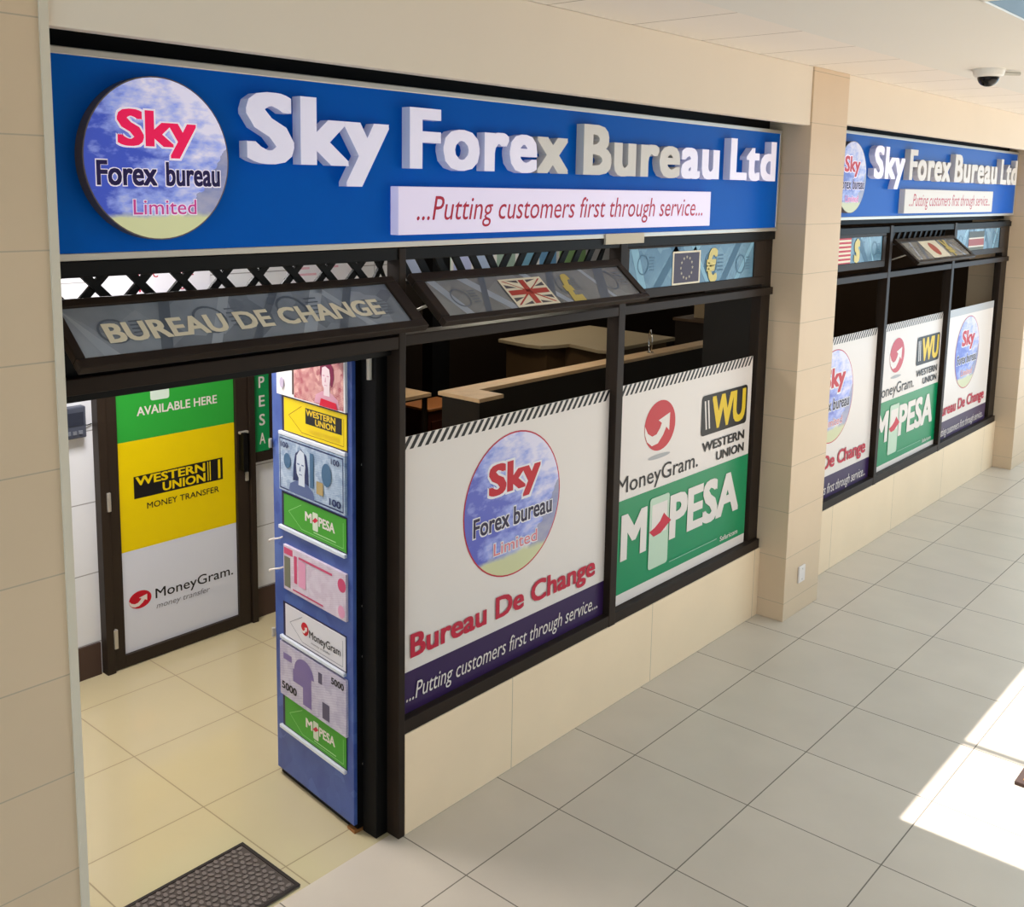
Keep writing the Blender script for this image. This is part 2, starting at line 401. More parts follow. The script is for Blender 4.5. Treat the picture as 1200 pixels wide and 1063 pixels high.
# ------------------------------------------------------------------ window frames
def frame_piece(parent, name, x0, x1, y0, y1, z0, z1, m=M_frame):
    bm = B(); box(bm, x0, x1, y0, y1, z0, z1); return obj(name, bm, m, parent, bevel=.003)
GL = .045          # glass plane
def shopfront(name, posts, x0, x1, zs, zh):
    w = struct(name, loc=(0, 0, 0))
    for (a, b, y0, y1, zb, zt) in posts: frame_piece(w, 'window_post', a, b, y0-.002, y1, zb, zt-.012)
    frame_piece(w, 'sill_bar', x0, x1, 0, .09, zs, zs+.06)
    frame_piece(w, 'header_bar', x0, x1, 0, .09, zh, zh+.045)
    frame_piece(w, 'top_bar', x0, x1, .004, .09, 2.432, 2.48, M_black)  # black here is the deep shade under the sign, put into the colour
    return w
w1 = shopfront('window_1', [(-.03, .006, 0, .07, 0, 2.49), (1.466, 1.524, 0, .07, .455, 2.49), (3.03, 3.15, .03, .09, .455, 2.49)], .0, 3.13, .458, 2.093)
w2 = shopfront('window_2', [(3.66, 3.72, 0, .07, .475, 2.5), (5.004, 5.058, 0, .07, .475, 2.5), (6.47, 6.53, 0, .07, .475, 2.5), (8.02, 8.2, .03, .09, .475, 2.5)], 3.7, 8.16, .478, 2.093)
def pane(parent, x0, x1, z0, z1, m=M_glass):
    bm = B(); box(bm, x0, x1, GL, GL+.006, z0, z1); return obj('pane', bm, m, parent)
pane(w1, .006, 1.466, .515, 2.095); pane(w1, 1.522, 3.04, .515, 2.095)
pane(w2, 3.72, 5.004, .535, 2.095); pane(w2, 5.058, 6.47, .535, 2.095); pane(w2, 6.525, 8.03, .535, 2.095)

# entrance frame (open doorway under the first sign)
e = struct('door_2')
frame_piece(e, 'header_bar', -1.456, -.03, 0, .04, 2.085, 2.135)
frame_piece(e, 'header_box', -1.456, -.03, .042, .30, 2.055, 2.25, M_black)
frame_piece(e, 'top_bar', -1.456, -.03, .004, .09, 2.432, 2.48, M_black)  # coloured black for the shade below the sign
frame_piece(e, 'jamb', -.09, -.001, .07, .155, 0, 2.14, M_black)
frame_piece(e, 'jamb', -1.456, -1.42, 0, .07, 0, 2.49)
bm = B(); tube(bm, [(-.095, .1, 2.06), (-.095, .1, 1.96)], .012); obj('door_closer_arm', bm, M_silver, e)

# ------------------------------------------------------------------ lattice grilles
def lattice(label, x0, x1, pitch, z0, z1, bw, y=.055, lean=None):
    bm = B()
    box(bm, x0, x1, y, y+.02, z0, z0+.012); box(bm, x0, x1, y, y+.02, z1-.03, z1)
    h = z1-z0; n = int((x1-x0)/pitch)
    for i in range(n+1):
        cx = x0+pitch*(i+.42)
        for s in (-1, 1):
            if lean == 1 and s != 1: continue
            if lean == 2 and s != (-1 if cx < .62 else 1): continue
            d = pitch*.5
            pts = [(cx-s*d-bw, z0), (cx-s*d+bw, z0), (cx+s*d+bw, z1), (cx+s*d-bw, z1)]
            pts = [(min(max(px, x0), x1), pz) for px, pz in pts]
            if abs(area2(pts)) > 1e-6: prism(bm, pts, y+.002*(s+1), y+.012+.002*(s+1))
    o = obj('lattice_grille', bm, M_black); tag(o, label, 'grille'); return o
lattice('black diamond lattice grille above the open BUREAU DE CHANGE window', -1.44, -.03, .1485, 2.325, 2.475, .0175)
lattice('black slanted-bar lattice grille above the window with the British flag', .006, 1.444, .104, 2.33, 2.48, .02, lean=2)
lattice('black slanted-bar grille above the tilted window with the red disc flag', 5.055, 6.44, .12, 2.33, 2.48, .022, lean=1)

# ------------------------------------------------------------------ shop signs
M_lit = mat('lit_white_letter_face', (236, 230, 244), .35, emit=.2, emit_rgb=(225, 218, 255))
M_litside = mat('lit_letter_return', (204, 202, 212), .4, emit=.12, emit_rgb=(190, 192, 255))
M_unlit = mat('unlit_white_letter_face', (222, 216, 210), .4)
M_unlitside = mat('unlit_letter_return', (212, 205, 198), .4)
M_rim = mat('bronze_rim', (108, 96, 92), .4, .3)
M_hotpink = mat('glowing_red_print', (226, 20, 82), .4, emit=.45)
M_darkb = mat('blue_black_print', (36, 24, 84), .4)
M_magenta = mat('magenta_print', (205, 70, 150), .4, emit=.2)
def fascia(label, xa, xb, za, zb, mx, mz, lit, tag_lit, disc_c, disc_r, disc_emit, group):
    loc = (xa, 0, za)
    t = thing('shop_sign', label, 'sign', loc)
    X = lambda x: x-xa
    Z = lambda z: z-za
    bm = B(); box(bm, 0, xb-xa, .004, .085, 0, zb-za); obj('panel', bm, M_blue, t)
    bm = B(); fr = .022
    box(bm, 0, xb-xa, .0, .085, 0, fr); box(bm, 0, xb-xa, .0, .085, zb-za-fr, zb-za); box(bm, 0, fr, .0, .085, fr, zb-za-fr); box(bm, xb-xa-fr, xb-xa, .0, .085, fr, zb-za-fr)
    obj('frame', bm, M_silver, t, bevel=.003)
    # letters
    dep = -.04
    kf = 2.845/2.805; m0, n0 = mx, mz
    mx = lambda x: -2.7365+(m0(x)+2.7365)*kf
    mz = lambda z: 2.7053+(n0(z)-2.7053)*kf
    disc_c = (-2.7365+(disc_c[0]+2.7365)*kf, 2.7053+(disc_c[1]-2.7053)*kf); disc_r *= kf
    words = [('Sky', -.773, -.156, lit[0]), ('Forex', -.051, .917, lit[1]), ('Bureau', 1.03, 2.254, lit[2]), ('Ltd', 2.375, 2.915, lit[3])]
    for w, a, b, li in words:
        vs, fs = glyphs(w, 0, 0, 1.1)
        hx, hz = .039, .024
        x0 = min(v[0] for v in vs)-hx; x1 = max(v[0] for v in vs)+hx
        a2, b2 = X(mx(a)), X(mx(b)); sx = (b2-a2)/(x1-x0); zb_, zt_ = Z(mz(2.781)), Z(mz(3.006)); sz = (zt_-zb_)/(CAPH+2*hz)
        for gi, isl in enumerate(islands(vs, fs)):
            L_ = li if isinstance(li, bool) else li[gi]
            bm = B()
            for ci, (ox, oz) in enumerate(copies(hx, hz, 8)):
                vm = {}; dy = dep+ci*.00005
                for f in isl:
                    q = []
                    for i in f:
                        p = (round(a2+(vs[i][0]+ox-x0)*sx, 5), round(zb_+(vs[i][1]+oz+hz)*sz, 5))
                        if p not in vm: vm[p] = bm.verts.new((p[0], dy, p[1]))
                        if vm[p] not in q: q.append(vm[p])
                    if len(q) > 2:
                        try: bm.faces.new(q)
                        except ValueError: pass
            for f in bm.faces:
                f.normal_update()
                if f.normal.y > 0: f.normal_flip()
            front = list(bm.faces)
            r = bmesh.ops.extrude_face_region(bm, geom=front)
            nv = [g for g in r['geom'] if isinstance(g, bmesh.types.BMVert)]
            # extruded copy becomes the back
            for v in nv: v.co.y = .006
            bm.normal_update()
            bmesh.ops.recalc_face_normals(bm, faces=bm.faces)
            for f in bm.faces:
                if abs(f.normal.y) < .5: f.material_index = 1
            obj('letter', bm, [M_lit, M_litside] if L_ else [M_unlit, M_unlitside], t)
    # round logo
    cx, cz = X(disc_c[0]), Z(disc_c[1])
    bm = B(); prism(bm, circ(cx, cz, disc_r, n=64), -.042, .006); d = obj('round_logo', bm, M_rim, t)
    pn = Panel(d, -.042)
    c0 = lambda x: cx+(x+1.074)*disc_r/.24; c1 = lambda z: cz+(z-2.782)*disc_r/.24
    pn.polys('sky_picture', [circ(cx, cz, disc_r*.985, n=64)], sky_print('sky_picture_print' + group, cx, cz, disc_r, disc_emit))
    wh = mat('white_outline', (240, 228, 244), .4, emit=.3)
    pn.text('red_lettering', [('Sky', c0(-1.207), c0(-.948), c1(2.818), c1(2.922), .035, .0)], M_hotpink if disc_emit else M_red, (wh, .05))
    pn.text('dark_lettering', [('Forex', c0(-1.275), c0(-1.085), c1(2.703), c1(2.774), .03, 0), ('bureau', c0(-1.055), c0(-.868), c1(2.703), c1(2.774), .03, 0)], M_darkb, (wh, .05))
    pn.text('pink_lettering', [('Limited', c0(-1.165), c0(-.955), c1(2.618), c1(2.662), .004, 0)], M_magenta, (wh, .06))
    # tag line box
    tx0, tx1, tz0, tz1 = X(mx(-.109)), X(mx(2.18)), Z(mz(2.533)), Z(mz(2.714))
    bm = B(); box(bm, tx0, tx1, -.04, .006, tz0, tz1)
    tb = obj('slogan_box', bm, mat('lit_slogan_acrylic', (232, 222, 238), .3, emit=.25, emit_rgb=(222, 205, 255)) if tag_lit else M_unlit, t, bevel=.003)
    pn = Panel(tb, -.04)
    pn.text('lettering', [('...Putting customers first through service...', X(mx(-.014)), X(mx(2.097)), Z(mz(2.588)), Z(mz(2.679)), .0, .22)], M_crimson)
    return t
s1 = fascia('large blue shop sign nearest the camera, over the open doorway, with lit white letters', -1.456, 3.14, 2.482, 3.089, lambda x: x, lambda z: z,
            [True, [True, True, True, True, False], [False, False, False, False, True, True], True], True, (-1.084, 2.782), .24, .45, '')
M_patch = mat('beige_bracket', (205, 192, 168), .5)
bm = B(); box(bm, 1.325-(-1.456), 1.66-(-1.456), -.008, .05, -.03, .022); obj('bracket', bm, M_patch, s1, bevel=.002)
m2x = lambda x: 4.40+(x+.773)*.943
m2z = lambda z: z+.045
s2 = fascia('blue shop sign farther along, past the second pillar, mostly unlit letters', 3.67, 8.19, 2.536, 3.142, m2x, m2z,
            [True, False, False, False], False, (4.027, 2.825), .238, 0, '_far')

# ------------------------------------------------------------------ posters in the windows
YP = .040
KP = 1+YP/2.8853
def kp(dx=0, dz=0, o=(0, 0)):
    return lambda x, z: (-2.7365+(x+dx+2.7365)*KP-o[0], 2.7053+(z+dz-2.7053)*KP-o[1])
def stripes(x0, x1, z0, z1, n, lean=.04):
    o = []; p = (x1-x0-lean*.5)/n
    for i in range(n):
        a = x0+p*i; o.append([(a, z0), (a+p*.5, z0), (min(a+p*.5+lean, x1), z1), (min(a+lean, x1), z1)])
    return o
def base_sheet(name, label, x0, x1, z0, z1, dx, m=M_white):
    K = kp(dx); a = K(x0, z0); b = K(x1, z1)
    t = thing(name, label, 'poster', (a[0], YP, a[1]))
    bm = B(); box(bm, 0, b[0]-a[0], -.0, .003, 0, b[1]-a[1]); obj('sheet', bm, m, t)
    return t, Panel(t, 0, kp(dx, 0, a))
def moneygram_ball(pn, cx, cz, rx, rz, name='arrow_logo', dark=True):
    rb = pn.polys('red_ball', [circ(cx, cz, rx, rz, 40)], mat('ball_red', (188, 16, 38), .3))
    o = [(-.98, .12), (-.97, -.2), (-.82, -.52), (-.5, -.74), (-.12, -.7), (.2, -.42), (.4, -.12), (.6, -.3), (.62, .42), (-.12, .22), (.1, .08), (-.02, -.12), (-.22, -.32), (-.5, -.36), (-.78, -.2)]
    with inside(pn, rb if pn.p.parent is None else pn.p): pn.polys('arrow', [[(cx+a*rx, cz+b*rz) for a, b in o]], M_white)
def sky_poster(label, dx, group, xl=-.015, xr=1.418, band=True, cx=.682, cz=1.302):
    t, pn = base_sheet('window_poster', label, xl, xr, .515, 1.727, dx)
    pn.polys('purple_band', [rect(xl, .515, xr, .729)], M_purple)
    if band: pn.polys('stripe_border', stripes(xl, xr, 1.674, 1.727, 33), M_ink)
    else: pn.polys('grey_border', [rect(xl, 1.66, xr, 1.727)], mat('pale_grey_print', (176, 174, 174), .3))
    a = pn.mp(cx, cz); r = .336
    with inside(pn, pn.polys('logo_ring', [circ(cx, cz, r, n=56)], M_crimson)):
        pn.polys('sky_picture', [circ(cx, cz, r-.007, n=56)], sky_print('poster_sky_print'+group, a[0], a[1], r*KP))
        wh = mat('white_halo_print', (226, 222, 226), .4)
        q = cx-.682
        pn.text('red_lettering', [('Sky', .508+q, .868+q, 1.366, 1.507, .04, 0)], M_red, (wh, .07))
        pn.text('dark_lettering', [('Forex bureau', .41+q, .958+q, 1.203, 1.288, .022, 0)], M_navy, (wh, .07))
        pn.text('pink_lettering', [('Limited', .545+q, .85+q, 1.088, 1.145, .004, 0)], mat('pink_print', (214, 120, 130), .4), (wh, .08))
    pn.text('bureau_lettering', [('Bureau De Change', .033, 1.325, .785, .888, .03, 0)], M_crimson)
    pn.text('slogan_lettering', [('...Putting customers first through service...', .01, 1.353, .6, .672, .0, .22)], M_white)
    return t
def brand_poster(label, dx, xl=1.505, xr=2.914):
    t, pn = base_sheet('window_poster', label, xl, xr, .552, 1.73, dx)
    pn.polys('stripe_border', stripes(xl, xr, 1.675, 1.73, 33), M_ink)
    pn.polys('green_field', [rect(xl, .61, xr, 1.12)], M_greenp)
    moneygram_ball(pn, 1.89, 1.466, .153, .138)
    pn.polys('ball_shadow', [circ(1.89, 1.296, .11, .012, 24)], mat('soft_grey_print', (170, 168, 168), .4))
    pn.text('moneygram_lettering', [('MoneyGram.', 1.50, 2.305, 1.158, 1.246, .004, 0)], M_ink)
    bd = pn.polys('badge', [rrect(2.323, 1.326, 2.862, 1.562, .025)], M_ink)
    with inside(pn, bd): pn.polys('badge_bars', [[(2.375, 1.36), (2.39, 1.36), (2.365, 1.53), (2.35, 1.53)], [(2.41, 1.36), (2.425, 1.36), (2.40, 1.53), (2.385, 1.53)]], M_white)
    with inside(pn, bd): pn.text('badge_lettering', [('WU', 2.44, 2.84, 1.35, 1.545, .045, 0)], M_gold)
    pn.text('western_union_lettering', [('WESTERN', 2.345, 2.845, 1.23, 1.285, .025, 0), ('UNION', 2.512, 2.847, 1.152, 1.205, .025, 0)], M_ink)
    pn.text('pesa_lettering', [('M', 1.546, 1.79, .79, 1.04, .04, 0), ('PESA', 2.02, 2.81, .79, 1.045, .04, 0)], M_white)
    ph = pn.polys('phone', [rrect(1.815, .668, 2.01, 1.07, .02)], mat('pale_green_print', (188, 208, 184), .4))
    with inside(pn, ph): pn.polys('phone_screen', [rect(1.838, .86, 1.99, 1.03)], M_white)
    with inside(pn, ph): pn.polys('red_swoosh', [[(1.815, .885), (1.87, .90), (1.92, .925), (1.957, .965), (1.985, .94), (2.035, .905), (1.99, .885), (1.93, .855), (1.86, .85)]], mat('swoosh_red', (196, 34, 60), .4))
    pn.polys('thin_line', [rect(2.03, .66, 2.56, .664)], mat('pale_line', (150, 196, 170), .4))
    pn.text('small_lettering', [('Safaricom', 2.60, 2.815, .635, .665, .01, 0)], M_white)
    return t
sky_poster('white window poster with large striped edge in the first window beside the doorway', 0, '')
brand_poster('green and white money transfer poster in the near window left of the second pillar', 0)
sky_poster('window poster half hidden by the second pillar, left one of the far shop window', 3.468, '_b')
brand_poster('green and white money transfer poster in the middle of the far shop window', 3.436)
sky_poster('window poster with plain grey top edge, rightmost in the far shop window', 6.373, '_c', band=False, cx=.712)

# ------------------------------------------------------------------ awning windows above
ANG = -math.atan2(.21, .178)
M_noteglass = collage('printed_glass_grey', (98, 104, 114), (176, 182, 190), 5.5, .6)
M_noteglassb = collage('printed_glass_blue', (48, 96, 124), (126, 162, 178), 5.5, -.7)
M_noteglassg = collage('printed_glass_warm_grey', (104, 104, 104), (156, 156, 154), 5.0, .5)
def awning(label, x0, x1, z, L, fr_l, fr_r, fr_t, fr_b, m, ang=ANG, y=0, stay=True, tone=((158, 163, 172), (92, 98, 108))):
    t = thing('awning_window', label, 'window', (x0, y, z), (ang, 0, 0))
    w = x1-x0; bm = B(); th = .03
    box(bm, 0, w, -.0, th, -fr_t, 0); box(bm, 0, w, -.0, th, -L, -L+fr_b); box(bm, 0, fr_l, -.0, th, -L+fr_b, -fr_t); box(bm, w-fr_r, w, -.0, th, -L+fr_b, -fr_t)
    obj('frame', bm, M_frame, t, bevel=.004)
    bm = B(); box(bm, fr_l, w-fr_r, .008, .016, -L+fr_b, -fr_t); obj('pane', bm, m, t)
    rnd = random.Random(int(x0*100)); A, Bz, C = fr_l, -L+fr_b, -fr_t; pw = w-fr_l-fr_r; pp = Panel(t, .008); ph = C-Bz
    lo, hi = mat(m.name+'_pale', tone[0], .3), mat(m.name+'_dark', tone[1], .3); bands = [[], []]
    for i in range(7):
        a = A+pw*(i+.1+.5*rnd.random())/7.4; k = rnd.choice((-1, 1))*ph*rnd.uniform(.4, 1.0); b_ = a+pw*rnd.uniform(.02, .06)
        q = [(a, Bz), (b_, Bz), (b_+k, C), (a+k, C)]
        bands[i % 2].append([(min(max(px, A), A+pw), pz) for px, pz in q])
    pp.polys('pale_print_band', bands[0], lo); pp.polys('dark_print_band', bands[1], hi)
    rg, tk = [], []
    for i in range(4):
        cx, cz = A+pw*(.1+.26*i), (Bz+C)/2+.1*ph*rnd.uniform(-1, 1); R_ = ph*rnd.uniform(.25, .36)
        for j in range(20):
            a0, a1 = 2*PI*j/20, 2*PI*(j+1)/20
            rg.append([(cx+R_*math.cos(a0), cz+R_*math.sin(a0)), (cx+R_*math.cos(a1), cz+R_*math.sin(a1)), (cx+R_*.86*math.cos(a1), cz+R_*.86*math.sin(a1)), (cx+R_*.86*math.cos(a0), cz+R_*.86*math.sin(a0))])
        tk += [rect(cx+R_*1.15, cz-R_*.6+R_*.3*j, cx+R_*2.0, cz-R_*.5+R_*.3*j) for j in range(5)]
    ok = lambda ql: [q for q in ql if all(A < p[0] < A+pw and Bz < p[1] < C for p in q)]
    pp.polys('engraved_rosette', ok(rg), hi); pp.polys('engraved_rule', [q for q in ok(tk)]+[], hi)
    if stay:
        for sx in (.02, w-.02):
            bm = B(); tube(bm, [(sx, th, -L*.55), (sx, th+.10, -L*.35)], .006, 6); obj('stay_arm', bm, M_silver, t)
    return t, Panel(t, .006)
def union_flag(pn, x0, z0, x1, z1):
    w, h = x1-x0, z1-z0; cx, cz = (x0+x1)/2, (z0+z1)/2
    fp = Panel(pn.p, pn.y-.001, pn.mp)
    fp.p = fp.polys('flag', [rect(x0, z0, x1, z1)], M_cream)
    gr = mat('flag_dark', (84, 74, 76), .4); rd = mat('flag_red', (178, 62, 48), .4); b = .012
    X0, X1, Z0, Z1 = x0+b, x1-b, z0+b, z1-b; g = .028
    tri = []
    for sx in (-1, 1):
        for sz in (-1, 1):
            ex, ez = (X0 if sx < 0 else X1), (Z0 if sz < 0 else Z1)
            tri.append([(cx+sx*g, cz+sz*(g+.025)), (cx+sx*g, ez), (ex-sx*.03, ez)]); tri.append([(cx+sx*(g+.03), cz+sz*g), (ex, cz+sz*g), (ex, ez-sz*.02)])
    fp.polys('flag_triangle', tri, gr)
    dg = []
    for sx in (-1, 1):
        for sz in (-1, 1):
            ex, ez = (X0 if sx < 0 else X1), (Z0 if sz < 0 else Z1); dg.append([(cx, cz-.004), (cx, cz+.006), (ex, ez), (ex-sx*.014, ez)])
    fp.polys('flag_diagonal', dg, rd)
    fp.polys('flag_cross', [rect(cx-.018, Z0, cx+.018, Z1), rect(X0, cz-.014, X1, cz+.014)], rd)
t, pn = awning('tilted open window lettered BUREAU DE CHANGE above the doorway', -1.415, -.065, 2.375, .266, .03, .06, .034, .036, M_noteglass)
bx = -1.415
pn.text('lettering', [('BUREAU DE CHANGE', -1.29-bx, -.222-bx, -.183, -.106, .035, 0)], M_cream)
t, pn = awning('tilted open window with the British flag, above the first window poster', .022, 1.44, 2.38, .266, .05, .05, .045, .03, M_noteglassg)
bx = .022
union_flag(pn, .486-bx, -.234, .765-bx, -.07)
pn.text('pound_sign', [('£', .87-bx, .96-bx, -.234, -.066, .05, 0)], mat('mustard_print', (196, 172, 90), .4))
t, pn = awning('closed window with the European flag, left of the second pillar', 1.53, 3.03, 2.432, .27, .034, .14, .012, .05, M_noteglassb, ang=0, y=.012, stay=False, tone=((128, 170, 190), (50, 92, 118)))
bx = 1.53
fl = mat('flag_plum', (66, 54, 72), .4); bz = -2.432
K0 = lambda x, z: (x-bx, z+bz)
pn.mp = K0
fo = pn.polys('flag', [rect(1.98, 2.213, 2.268, 2.394)], M_cream); po = pn.p; pn.p = fo
pn.polys('flag_field', [rect(1.994, 2.223, 2.254, 2.384)], fl)
def star(cx, cz, r):
    return [(cx+(r if i % 2 == 0 else r*.4)*math.cos(PI/2+i*PI/5), cz+(r if i % 2 == 0 else r*.4)*math.sin(PI/2+i*PI/5)) for i in range(10)]
pn.polys('flag_star', [star(2.124+.06*math.cos(k*PI/6), 2.303+.058*math.sin(k*PI/6), .011) for k in range(12)], mat('star_print', (190, 176, 150), .4))
pn.p = po
pn.text('euro_sign', [('€', 2.335, 2.455, 2.212, 2.388, .05, 0)], mat('pale_gold_print', (214, 196, 120), .4))
# far shop
t, pn = awning('closed window with the American flag, beside the second pillar on the far shop', 3.67, 4.965, 2.45, .27, .05, .06, .04, .05, M_noteglassb, ang=0, y=.012, stay=False, tone=((128, 170, 190), (50, 92, 118)))
pn.mp = lambda x, z: (x-3.67, z-2.45)
fo = pn.polys('flag', [rect(3.98, 2.225, 4.33, 2.412)], M_cream); po = pn.p; pn.p = fo
pn.polys('flag_stripe', [rect(3.98, 2.225+i*.0288, 4.33, 2.2394+i*.0288) for i in range(7)], M_red)
pn.polys('flag_canton', [rect(3.98, 2.31, 4.10, 2.412)], M_navy)
pn.p = po
pn.text('dollar_sign', [('$', 4.39, 4.49, 2.235, 2.40, .05, 0)], MATS['pale_gold_print'])
t, pn = awning('tilted open window with the red disc flag on the far shop', 5.09, 6.435, 2.385, .262, .05, .05, .04, .03, collage('printed_glass_pale', (112, 108, 100), (150, 146, 138), 5, .4))
pn.mp = lambda x, z: (x-5.09, z)
fo = pn.polys('flag', [rect(5.51, -.226, 5.90, -.04)], M_cream)
with inside(pn, fo): pn.polys('flag_disc', [circ(5.705, -.133, .07, n=28)], mat('flag_brick_red', (176, 74, 56), .4))
pn.text('yen_sign', [('¥', 5.96, 6.1, -.226, -.05, .04, 0)], MATS['mustard_print'])
t, pn = awning('closed window with the green, red and black striped flag, far end of the far shop', 6.535, 8.0, 2.452, .27, .05, .15, .03, .05, M_noteglassb, ang=0, y=.012, stay=False, tone=((128, 170, 190), (50, 92, 118)))
pn.mp = lambda x, z: (x-6.535, z-2.452)
for nm, a, b, c in (('flag_black_stripe', 2.345, 2.40, (60, 62, 48)), ('flag_white_stripe', 2.333, 2.345, (215, 205, 190)), ('flag_red_stripe', 2.272, 2.333, (150, 56, 46)), ('flag_white_stripe', 2.26, 2.272, (215, 205, 190)), ('flag_green_stripe', 2.205, 2.26, (84, 84, 58))):
    pn.polys(nm, [rect(6.93, a, 7.37, b)], mat('kflag_%d' % c[0], c, .4)); pn.k = 0

# ------------------------------------------------------------------ lobby door with posters
d = struct('door_1', loc=(.37, 2.25, 0))
dx = .37
def dbox(name, x0, x1, y0, y1, z0, z1, m=M_frame, **kw):
    bm = B(); box(bm, x0-dx, x1-dx, y0-2.25, y1-2.25, z0, z1); return obj(name, bm, m, d, bevel=.003)
M_dfr = mat('door_brown_aluminium', (44, 34, 26), .4)
dbox('door_frame', -.135, -.085, 2.235, 2.30, 0, 2.1, M_dfr); dbox('door_frame', .83, .87, 2.235, 2.30, 0, 2.1, M_dfr); dbox('door_frame', -.085, .83, 2.235, 2.30, 2.05, 2.1, M_dfr)
lf = dbox('door_leaf', -.08, -.018, 2.25, 2.29, .005, 2.045, M_dfr)
for nm, q in (('leaf_stile', (.742, .825, .005, 2.045)), ('leaf_rail', (-.018, .742, .005, .075)), ('leaf_rail', (-.018, .742, 1.97, 2.045))):
    dbox(nm, q[0], q[1], 2.25, 2.29, q[2], q[3], M_dfr)
dbox('leaf_pane', -.018, .742, 2.272, 2.28, .075, 1.97, M_white)
for z0, z1, x in ((.937, 1.043, -.091), (.143, .254, -.082)): dbox('hinge', x-.011, x+.011, 2.226, 2.25, z0, z1, M_silver)
h = dbox('handle', .758, .79, 2.20, 2.25, 1.0, 1.235, M_black)
dbox('latch', .755, .815, 2.225, 2.25, 1.225, 1.24, M_silver); dbox('lock', .797, .818, 2.236, 2.25, .925, .98, M_silver)
def dposter(label, z0, z1, m, x0=-.016, x1=.741):
    t = thing('door_poster', label, 'poster', (x0, 2.270, z0))
    bm = B(); box(bm, 0, x1-x0, 0, .0015, 0, z1-z0); obj('sheet', bm, m, t)
    return Panel(t, 0, lambda x, z: (x-x0, z-z0))
pn = dposter('green AVAILABLE HERE poster at the top of the lobby door', 1.297, 1.965, M_lime)
pn.text('lettering', [('AVAILABLE HERE', .112, .627, 1.432, 1.482, .02, 0)], M_white)
pn.polys('phone_picture', [rrect(.197, 1.508, .315, 1.75, .015)], mat('phone_print', (206, 222, 206), .4))
pn = dposter('yellow money transfer poster in the middle of the lobby door', .669, 1.296, M_yellow)
sk = lambda x: (x-.078)*.02
bb = pn.polys('black_block', [[(.078, .962), (.655, .962), (.655, 1.096), (.078, 1.09)]], M_ink)
with inside(pn, bb): pn.text('lettering', [('WESTERN', .09, .535, 1.035, 1.085, .03, 0), ('UNION', .255, .535, .973, 1.024, .03, 0)], M_yellow)
with inside(pn, bb): pn.polys('bar', [rect(.55, .972, .556, 1.087), rect(.565, .972, .571, 1.087), rect(.622, .972, .638, 1.087)], M_yellow)
pn.text('small_lettering', [('MONEY TRANSFER', .154, .625, .89, .925, .006, 0)], M_ink)
pn = dposter('white money transfer poster with red arrow ball on the lobby door bottom', .076, .668, mat('cool_white_vinyl', (214, 216, 226), .3))
moneygram_ball(pn, .092, .37, .07, .052)
pn.text('lettering', [('MoneyGram.', .187, .71, .347, .405, .006, 0)], M_ink)
pn.text('small_lettering', [('money transfer', .19, .545, .285, .318, 0, .2)], M_grayp)

# side window of the lobby wall with its vertical poster
w3 = struct('window_3', loc=(.95, 2.28, 1.02))
for q in ((-.065, -.02, 0, .95), (.045, .09, 0, .95), (-.02, .045, 0, .06), (-.02, .045, .9, .95)):
    bm = B(); box(bm, q[0], q[1], -.02, .02, q[2], q[3]); obj('window_frame', bm, M_dfr, w3)
bm = B(); box(bm, -.02, .045, .0, .006, .06, .9); obj('pane', bm, M_lobbyglass, w3)
t = thing('vertical_poster', 'narrow green poster with vertical white letters right of the lobby door', 'poster', (.884, 2.262, 1.085))
bm = B(); box(bm, 0, .106, -.003, .0, 0, .82); obj('sheet', bm, mat('deep_green_print', (18, 136, 72), .35), t)
pn = Panel(t, -.003)
pn.text('lettering', [(ch, .032, .075, .045+.118*i, .045+.118*i+.07, .015, 0) for i, ch in enumerate('ASEP')] + [('-', .035, .07, .53, .60, .015, 0), ('M', .028, .08, .635, .705, .015, 0)], M_white)

# intercom and its wire
t = thing('intercom', 'dark grey wall intercom on white tiles left of the lobby door', 'intercom', (-.245, 2.30, 1.37))
bm = B(); box(bm, -.075, .055, -.05, 0, 0, .17); obj('housing', bm, mat('slate_plastic', (70, 74, 86), .4), t, bevel=.006)
bm = B(); box(bm, -.06, .04, -.053, -.05, .07, .14); obj('display', bm, mat('dark_screen', (44, 48, 60), .2), t)
bm = B(); [box(bm, -.055+i*.033, -.035+i*.033, -.056, -.05, .022, .042) for i in range(3)]; obj('button', bm, mat('grey_button', (110, 114, 122), .4), t)
bm = B(); tube(bm, [(.055, -.02, .06), (.08, -.012, .055), (.105, -.006, .058)], .003, 6); obj('cable', bm, M_black, t)

# notices high on the lobby wall
def notice(label, x0, x1, z0, z1, items, m=M_white, y=2.296, name='notice', lines=()):
    t = thing(name, label, 'notice', (x0, y, z0))
    bm = B(); box(bm, 0, x1-x0, 0, .004, 0, z1-z0); obj('sheet', bm, m, t)
    pn = Panel(t, 0, lambda x, z: (x-x0, z-z0))
    if items: pn.text('lettering', items, M_crimson)
    if lines: pn.polys('faint_line', [rect(a, b, c, b+.014) for a, c, b in lines], mat('faint_pink_print', (222, 176, 190), .5))
    return t
nw = mat('notice_white', (232, 230, 236), .4)
notice('white notice with red text above the lobby door, seen through the left lattice', -.085, .62, 2.0+.06, 2.30, [('ON C', .163, .285, 2.196, 2.232, .02, 0), ('12002', .392, .51, 2.196, 2.232, .02, 0), ('nfo', .143, .246, 2.118, 2.15, .02, 0), ('oubu', .392, .5, 2.118, 2.15, .02, 0)], nw)
notice('white notice with faint pink text seen through the lattice right of the first', 1.17, 1.78, 2.06, 2.30, [], nw, lines=[(1.237, 1.346, 2.19), (1.474, 1.581, 2.192), (1.237, 1.40, 2.15)])

